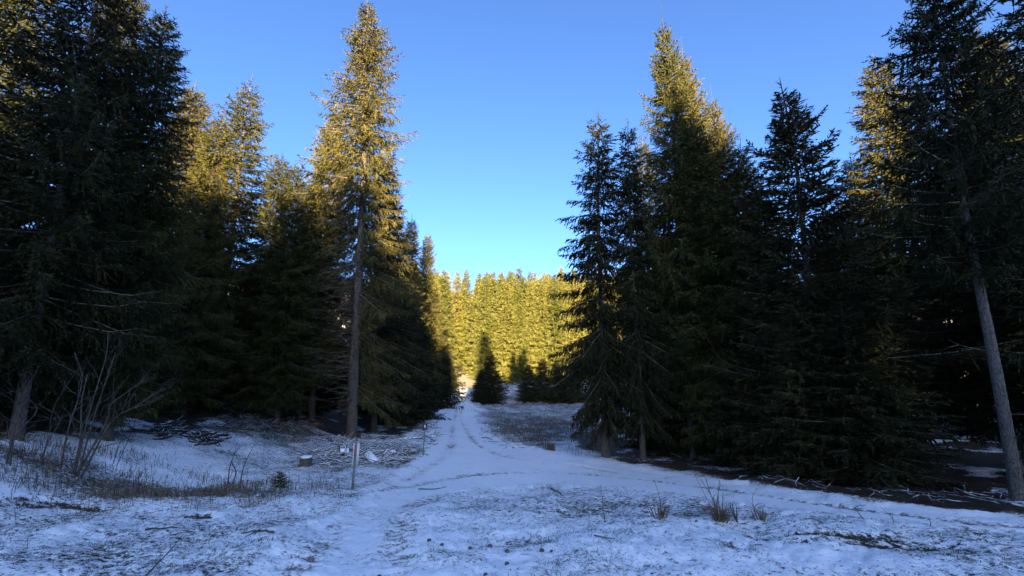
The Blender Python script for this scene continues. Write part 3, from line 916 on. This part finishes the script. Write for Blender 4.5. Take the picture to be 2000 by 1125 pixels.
DS = 'dry stalks by the right-hand road'
def stalks(base, tops, label, r=.006, mat='dry', tuft=0, ntw=2):
    o = bare_plant('dry_stalk', base, [[(base[0] + rs.uniform(-5, 5), base[1]), ((base[0] * .45 + t[0] * .55), (base[1] * .5 + t[1] * .5)), t] for t in tops], r, label, 'plant', DS, mat, ntw, .10, 0)
    if tuft:
        b, mpp = at_px(*base)
        mb = MB()
        for _ in range(tuft):
            a = rs.uniform(0, 6.28); l = rs.uniform(.08, .2); d = np.array([math.cos(a), math.sin(a), 0])
            p0 = d * rs.uniform(0, .1)
            mb.tube([p0, p0 + d * l * .3 + np.array([0, 0, l * .8]), p0 + d * l * .9 + np.array([0, 0, l * .9])], [.005, .004, .002], 3, False)
        mb.build('tuft', M['dry'], o)
    return o
stalks((1186, 1013), [(1176, 945)], 'single thin dry stalk, first from the left on the grassy island', .008)
stalks((1288, 1014), [(1285, 945)], 'single thin dry stalk with a small tuft at its foot', .008, tuft=30)
stalks((1408, 1018), [(1362, 925), (1376, 935), (1390, 930), (1402, 950), (1412, 940), (1420, 955), (1385, 960)], 'fan of tall dry stalks growing out of a tuft by the road', .007, tuft=90, ntw=4)
stalks((1442, 1018), [(1426, 978), (1433, 985), (1440, 990)], 'short dark bent stalks right of the fan of tall stalks', .013, mat='twig')
stalks((1488, 1018), [(1468, 948), (1478, 975)], 'thin dry stalk with a hooked tip right of the dark bent ones', .006, tuft=24)
stalks((1692, 1026), [(1685, 994)], 'lone short dry stalk in the snow at the far right, left one', .007)
stalks((1738, 1028), [(1739, 1004)], 'lone short dry stalk in the snow at the far right, middle one', .006)
stalks((1808, 1032), [(1802, 1014)], 'lone short dry stalk in the snow at the far right, right one', .007)

# marker post and sign
def marker_post():
    b, mpp = at_px(688, 957)
    root = link('marker_post', None); root.location = b; root.rotation_euler = (0, R(1.6), R(4))
    h = 88 * mpp
    m = MB(); m.tube([(0, 0, -.15), (0, 0, h * .5), (0, 0, h)], [.024, .023, .022], 8); m.build('post', M['post'], root)
    m = MB(); m.box((.004, .031, h * .73), (.125, .012, h * .50)); pl = m.build('marker_board', M['white'], root, smooth=False)
    m = MB(); m.box((0, -.0255, h * .84), (.036, .006, h * .24)); m.build('red_stripe', M['red'], root, smooth=False)
    tag(root, 'thin grey post with white board and red stripe before the brushwood', 'marker post')
marker_post()
def small_sign():
    b, mpp = at_px(826, 889)
    root = link('trail_sign', None); root.location = b; root.rotation_euler = (0, R(2.5), R(-6))
    h = 66 * mpp
    m = MB(); m.tube([(0, 0, -.15), (.006, 0, h * .5), (0, 0, h)], [.02, .018, .016], 6); m.build('stake', M['post'], root)
    m = MB(); m.box((0, -.026, h * .83), (9 * mpp, .014, 12 * mpp)); p = m.build('plate', M['black'], root, smooth=False)
    m = MB(); m.box((0, -.036, h * .835), (3.6 * mpp, .006, 6.5 * mpp)); m.build('pale_mark', M['white'], p, smooth=False)
    tag(root, 'small black square sign with a pale mark on a thin stake by the road', 'sign')
small_sign()

# stumps, logs
def wobble_disc(r, z, n=18, amp=.08, seed=0):
    a = np.arange(n) * 2 * math.pi / n
    rr = r * (1 + amp * np.sin(2 * a + seed) + amp * .6 * np.sin(5 * a + 2 * seed))
    return np.stack([rr * np.cos(a), rr * np.sin(a), np.full(n, z)], -1)
def loft(mb, rings, cap0=True, cap1=True):
    n = len(rings[0]); v = np.concatenate(rings); m = len(rings); q = []; t = []
    for i in range(m - 1):
        for j in range(n):
            q.append((i * n + j, i * n + (j + 1) % n, (i + 1) * n + (j + 1) % n, (i + 1) * n + j))
    c = []
    if cap0: c.append((len(v) + len(c), rings[0].mean(0), 0))
    if cap1: c.append((len(v) + len(c), rings[-1].mean(0), 1))
    for idx, p, e in c:
        v = np.vstack([v, p[None]])
        for j in range(n):
            t.append((idx, (j + 1) % n, j) if e == 0 else (idx, (m - 1) * n + j, (m - 1) * n + (j + 1) % n))
    mb.add(v, t, q)
def stump(px, py, w_px, h_px, label, snowy=True, mat='bark', cut='cut'):
    b, mpp = at_px(px, py)
    r, h = w_px * mpp / 2, h_px * mpp
    root = link('tree_stump', None); root.location = b; root.rotation_euler = (rs.uniform(-.05, .05), rs.uniform(-.05, .05), rs.uniform(0, 6))
    sd = rs.uniform(0, 6)
    m = MB(); loft(m, [wobble_disc(r * k, z, 18, .05 + .05 * (z < h * .2), sd) for k, z in ((1.45, -.08), (1.22, .04 * h), (1.05, .25 * h), (1, .6 * h), (.98, h))], False, False)
    m.build('bark', M[mat], root)
    m = MB(); loft(m, [wobble_disc(r * k, z, 18, .05, sd) for k, z in ((.97, h * .9), (.97, h - .004), (.9, h + .004))], False, True); m.build('cut_face', M[cut], root)
    if snowy:
        m = MB(); loft(m, [wobble_disc(r * k, z, 18, .06, sd) for k, z in ((.93, h + .002), (.985, h + .012), (.93, h + .03), (.6, h + .04))], False, True); m.build('snow_cap', M['snow'], root)
    return tag(root, label, 'stump', 'tree stumps')
stump(597, 910, 23, 15, 'low round stump with a white snow cap left of the marker post')
stump(700, 858, 10, 12, 'small upright stump at the foot of the very tall spruce', False)
stump(1076, 880, 13, 14, 'dark stump on the meadow verge right of the road', False)
def log(px, py, ang, ln, r, label, tilt=0.0, snowy=True, group='cut logs in the brushwood'):
    b, mpp = at_px(px, py)
    root = link('cut_log', None); root.location = b + np.array([0, 0, r * .6]); root.rotation_euler = (0, tilt, ang)
    n = 14; a = np.arange(n) * 2 * math.pi / n
    def ring(x, k, sd=1.0): return np.stack([np.full(n, x), r * k * (1 + .05 * np.sin(3 * a + sd)) * np.cos(a), r * k * (1 + .05 * np.sin(3 * a + sd)) * np.sin(a)], -1)
    m = MB(); loft(m, [ring(-ln / 2, 1), ring(-ln / 6, 1.04), ring(ln / 6, .98), ring(ln / 2, 1)], False, False); m.build('bark', M['bark'], root)
    for e in (-1, 1):
        m = MB(); loft(m, [ring(e * (ln / 2 - .03), .965), ring(e * (ln / 2 - .006), .965), ring(e * (ln / 2 + .004), .7)][::1], False, True); m.build('cut_end', M['cut'], root)
    if snowy:
        aa = np.linspace(.35, math.pi - .35, 8)
        rows = []
        for x, k in ((-ln * .48, .99), (-ln * .44, 1.1), (0, 1.16), (ln * .44, 1.1), (ln * .48, .99)):
            lift = np.sin((aa - .35) / (math.pi - .7) * math.pi) * .5 + .5
            kk = 1.0 + (k - 1.0) * lift + .012
            rows.append(np.stack([np.full(8, x), r * kk * np.cos(aa), r * kk * np.sin(aa)], -1))
        m = MB(); v = np.concatenate(rows)
        m.add(v, None, [(i * 8 + j, i * 8 + j + 1, (i + 1) * 8 + j + 1, (i + 1) * 8 + j) for i in range(4) for j in range(7)]); m.build('snow_cover', M['snow'], root)
    return tag(root, label, 'log', group)
log(726, 903, R(-48), .75, .14, 'snow topped cut log lying right of the marker post', R(14))
log(672, 892, R(25), .30, .17, 'short snowy log lying left of the marker post on the brushwood')
log(762, 890, R(70), .40, .12, 'short snowy log right of the longer cut log')
log(800, 858, R(15), 1.3, .06, 'thin snowy pole lying at the edge of the dark spruces by the road')

# brushwood heap: countless sticks
def heap(name, region, n, lmin, lmax, mat, label, lift=.25, kind='stuff', thick=.016, cat='brushwood', inwood=False):
    mb = MB()
    x0, y0, x1, y1 = region
    for _ in range(n):
        px = rs.uniform(x0, x1); py = rs.uniform(y0, y1)
        cx, cy = (x0 + x1) / 2, (y0 + y1) / 2
        e = ((px - cx) / (x1 - x0) * 2) ** 2 + ((py - cy) / (y1 - y0) * 2) ** 2
        if e > rs.uniform(.5, 1.0): continue
        x, y = hit(px, py)
        if inwood and gpick(x, y, 'wood') < .75: continue
        z = gz(x, y) + rs.uniform(0, lift) * max(0, 1 - e)
        l = rs.uniform(lmin, lmax); a = rs.uniform(0, 6.28); el = rs.normal() * .22
        d = np.array([math.cos(a) * math.cos(el), math.sin(a) * math.cos(el), math.sin(el)])
        s = np.linspace(-.5, .5, 4)
        c = np.array([x, y, z + .02]) + d * (l * s)[:, None] + rs.normal(size=(4, 3)) * .05 * l
        c[:, 2] = np.maximum(c[:, 2], gpick(c[:, 0], c[:, 1], 'z') + .005)
        mb.tube(c, thick * rs.uniform(.35, 1.6) * np.array([1, .9, .7, .4]), 4)
        if rs.random() < .5:
            q = c[1 + rs.integers(2)]
            mb.tube([q, q + unit(d + rs.normal(size=3) * .8) * l * .35], thick * .4, 3, False)
    o = mb.build(name, M[mat])
    return tag(o, label, cat, None, kind)
heap('brushwood', (566, 846, 842, 916), 900, .25, 1.3, 'brush', 'snow dusted cut branches strewn before the very tall spruce')
heap('brushwood', (395, 800, 640, 850), 420, .25, 1.2, 'darkbrush', 'dark dead branches on the brown ground at the left wood', .2)
heap('brush_heap', (302, 836, 350, 862), 130, .3, .9, 'darkbrush', 'dark heap of branches on the snow behind the saplings', .35, 'thing', .03, 'brush heap')
heap('brush_heap', (378, 848, 432, 874), 120, .3, .9, 'darkbrush', 'dark heap of branches nearer the brown ground', .28, 'thing', .03, 'brush heap')
heap('brushwood', (930, 800, 1110, 880), 500, .25, .9, 'darkbrush', 'dead twigs sticking out of the thin snow of the meadow', .25, 'stuff', .012)
heap('brushwood', (806, 800, 862, 880), 220, .25, .9, 'darkbrush', 'dead twigs on the bank left of the snowy road', .2, 'stuff', .014)

for reg in ((1170, 884, 1420, 940), (1390, 926, 1640, 978), (1600, 962, 2010, 1004)):
    heap('brushwood', reg, 150, .15, .6, 'darkbrush', {1170: 'dark dead twigs under the slim spruces at the right-hand road edge', 1390: 'dark dead twigs at the road edge under the right clump',
         1600: 'dark dead twigs at the road edge by the bare grey trunk'}[reg[0]], .10, 'stuff', .009, inwood=True)

# rusty bracken
def bracken():
    mb = MB()
    for cx, cy, sx, sy, n in ((592, 832, 40, 13, 46), (580, 862, 20, 8, 14), (545, 822, 40, 10, 22), (735, 842, 10, 6, 6)):
        for _ in range(n):
            x, y = hit(cx + rs.normal() * sx * .5, cy + rs.normal() * sy * .5); z = gz(x, y)
            a = rs.uniform(0, 6.28); l = rs.uniform(.4, .9); d = np.array([math.cos(a), math.sin(a), 0]); w = np.array([-d[1], d[0], 0])
            s = np.linspace(0, 1, 6)
            c = np.array([x, y, z]) + d * (l * s)[:, None]; c[:, 2] += l * (.7 * s - .75 * s ** 2)
            mb.tube(c, .008 * (1 - .7 * s), 3, False)
            for k in range(1, 6):
                for sd in (-1, 1):
                    ll = .16 * (1.1 - s[k]); p = c[k]
                    e = p + (w * sd * .9 + d * .4) * ll + np.array([0, 0, -.04])
                    o_ = d * .03
                    mb.add([p - o_, p + o_, e], [(0, 1, 2)], None)
    tag(mb.build('bracken', M['rust'], smooth=False), 'rust brown dead fronds on the dark ground left of the very tall spruce', 'bracken', None, 'stuff')
bracken()

# seedling spruce
P['seedling'] = spruce(21, 3.0, 1.15, cb=.03, spacing=.30, nper=6, a_top=55, a_bot=15, droop=.02, tip=.05, prof=.9, hang=.05, hangers=.05, irregular=.2, round_low=0,
                       leader=.35, bl_sp=.22, tw_sp=.14, tw_len=.22, tw_w=.07, trunk_r=.05, bl_ratio=.36)
b, mpp = at_px(546, 951)
plant('seedling', b[0], b[1], 33 * mpp, .6, None, 'tiny dark spruce seedling in the snow left of the marker post', None, 'spruce_seedling')

# stones
def stone(px, py, w_px, label, flat=.75):
    b, mpp = at_px(px, py)
    r = w_px * mpp / 2
    n, m = 12, 7
    rows = []
    sd = int(px)
    for i in range(m):
        th = math.pi * (i + .5) / m; a = np.arange(n) * 2 * math.pi / n
        k = r * (1 + .5 * (vnoise(np.cos(a) * 1.3 * math.sin(th) + sd, np.sin(a) * 1.3 * math.sin(th) + 3 * math.cos(th), sd) - .5))
        rows.append(np.stack([k * math.sin(th) * np.cos(a) * 1.08, k * math.sin(th) * np.sin(a), np.full(n, r * flat * math.cos(th))], -1))
    mb = MB(); loft(mb, rows[::-1])
    o = mb.build('stone', M['stone'], None, b + np.array([0, 0, r * flat * .55]))
    o.rotation_euler.z = rs.uniform(0, 6)
    return tag(o, label, 'stone', 'stones on the snow')
for a in ((1058, 1075, 10, 'roundest dark stone, second from right in the row on the snow'), (990, 1074, 9, 'dark stone in the middle of the row on the snow'),
          (957, 1066, 9, 'flat dark stone, uppermost in the row on the snow'), (918, 1075, 8, 'small dark stone left of the middle of the row'),
          (1077, 1077, 6, 'smallest dark stone at the right end of the row'), (863, 1074, 7, 'small stone left in the row by the wheel marks'),
          (838, 1065, 8, 'dark stone at the left end of the row by the wheel marks'), (741, 1112, 8, 'lone dark stone low on the snowy track'),
          (990, 1104, 9, 'flat dark stone below the middle of the row'), (948, 1120, 8, 'dark stone at the bottom border of the snow')):
    stone(*a)

# fallen sticks
def stick(pts, r, label, forks=()):
    P0 = [at_px(*p)[0] for p in pts]
    c = np.array(P0); o0 = c.mean(0)
    c = c - o0; c[:, 2] += r * .8 + .012
    c = np.array(smooth3(list(c), 4)) + rs.normal(size=(len(smooth3(list(c), 4)), 3)) * r * .4
    root = link('fallen_stick', None); root.location = o0
    mb = MB(); mb.tube(c, r * np.linspace(1, .45, len(c)), 6); mb.build('stem', M['twig'], root)
    for f in forks:
        q = np.array([at_px(*p)[0] for p in f]) - o0; q[:, 2] += r + .012
        mb = MB(); mb.tube(smooth3(list(q), 4), np.linspace(r * .8, r * .35, len(smooth3(list(q), 4))), 5); mb.build('fork', M['twig'], root)
    return tag(root, label, 'stick', 'fallen sticks')
stick([(534, 1058), (510, 1055), (472, 1050)], .013, 'forked dark stick lying on the snow left of the track', [[(506, 1055), (495, 1058), (478, 1060)]])
stick([(818, 953), (850, 951), (872, 948)], .012, 'thin straight stick lying on the road junction')
stick([(282, 1037), (315, 1034), (348, 1036)], .011, 'thin stick half sunk in the snow at the lower left')
stick([(1076, 963), (1092, 972), (1100, 978)], .016, 'short dark stick on the grassy island by the road')
stick([(1160, 1064), (1180, 1065), (1202, 1065)], .007, 'thin straight stick on the snow at the lower right')
b, mpp = at_px(272, 1128)
root = link('leafless_shoot', None); root.location = b
mb = MB(); c = np.array([[0, 0, -.03], [.10, .02, .09], [.19, .05, .20], [.26, .06, .30]]) * 1.1
mb.tube(smooth3(list(c)), np.linspace(.007, .003, 16), 5); twigs(mb, c, .006, 0, 3, .13); mb.build('stem', M['twig'], root)
tag(root, 'thin slanting leafless shoot at the bottom border on the left', 'plant')

# grass poking through the thin snow
def blades(name, n, rmin, rmax, amin, amax, lmin, lmax, mat, label, keep, wid=.0016, lean=.9, seed=1, stand=.75):
    g = np.random.default_rng(seed)
    r = np.exp(g.uniform(math.log(rmin), math.log(rmax), n)); a = np.radians(g.uniform(amin, amax, n))
    x, y = np.sin(a) * r, np.cos(a) * r
    k = g.random(n) < keep(x, y); x, y, r = x[k], y[k], r[k]
    cl = (x * 1.0, y * 1.0)
    z = gpick(x, y, 'z')
    m = len(x)
    az = g.uniform(0, 6.28, m); l = g.uniform(lmin, lmax, m) * (.6 + .8 * vnoise(x * 3, y * 3, 9))
    d = np.stack([np.cos(az), np.sin(az), 0 * az], -1); w = np.stack([-np.sin(az), np.cos(az), 0 * az], -1) * (wid * r * .25 + .001)[:, None]
    p = np.stack([x, y, z - .01], -1)
    ln = g.uniform(.2, lean, m)
    mid = p + d * (l * ln * .35)[:, None]; mid[:, 2] += l * stand
    e = p + d * (l * ln)[:, None]; e[:, 2] += l * g.uniform(.5, 1.1, m) * stand
    v = np.stack([p - w, p + w, mid + w * .7, e, mid - w * .7], 1).reshape(-1, 3)
    i = np.arange(m)[:, None] * 5
    o = link(name, npmesh(name, v, [np.hstack([i, i + 1, i + 2, i + 4]), np.hstack([i + 4, i + 2, i + 3])], M[mat]))
    return tag(o, label, 'grass', None, 'stuff')
def keep_green(x, y):
    return np.clip((.92 - gpick(x, y, 'cover')) * 1.6, 0, 1) * (1 - gpick(x, y, 'road')) * (1 - .9 * gpick(x, y, 'wood')) * (1 + 3.0 * np.exp(-((gpick(x, y, 'wood') - .4) / .3) ** 2)) * (.25 + 1.2 * (vnoise(x * 2.3, y * 2.3, 14) > .5))
blades('grass', 200000, 2.6, 26, -60, 60, .018, .06, 'blade', 'short dark grass blades poking through the thin snow', keep_green, .0016, 2.2, 1, .35)
def near_px(px, py, rx, ry):
    cx, cy = hit(px, py)
    return lambda x, y: np.exp(-(((x - cx) / rx) ** 2 + ((y - cy) / ry) ** 2))
d1, d2, d3, d4 = near_px(250, 935, 3.0, 1.5), near_px(420, 968, 1.2, .6), near_px(80, 930, 1.8, .9), near_px(1010, 840, 4.0, 9)
def keep_dry(x, y):
    return np.clip(d1(x, y) + .8 * d2(x, y) + .6 * d3(x, y), 0, 1) * (.12 + 1.0 * sstep(.42, .7, fbm(x * 1.5, y * 1.5, 3, 15))) * (1 - gpick(x, y, 'road'))
blades('dry_grass', 45000, 4, 16, -60, -20, .06, .26, 'dry', 'tangled brown dry grass round the feet of the bare saplings', keep_dry, .0014, 1.3, 2)
blades('dry_grass', 30000, 17, 66, -10, 14, .10, .40, 'dry', 'brown dry weeds over the thin snow of the meadow', lambda x, y: (1 - gpick(x, y, 'road')) * (.15 + (vnoise(x * .8, y * .8, 16) > .5)) * sstep(0, 2, x + .115 * y - .8) * (1 - gpick(x, y, 'wood')), .0008, .8, 3)
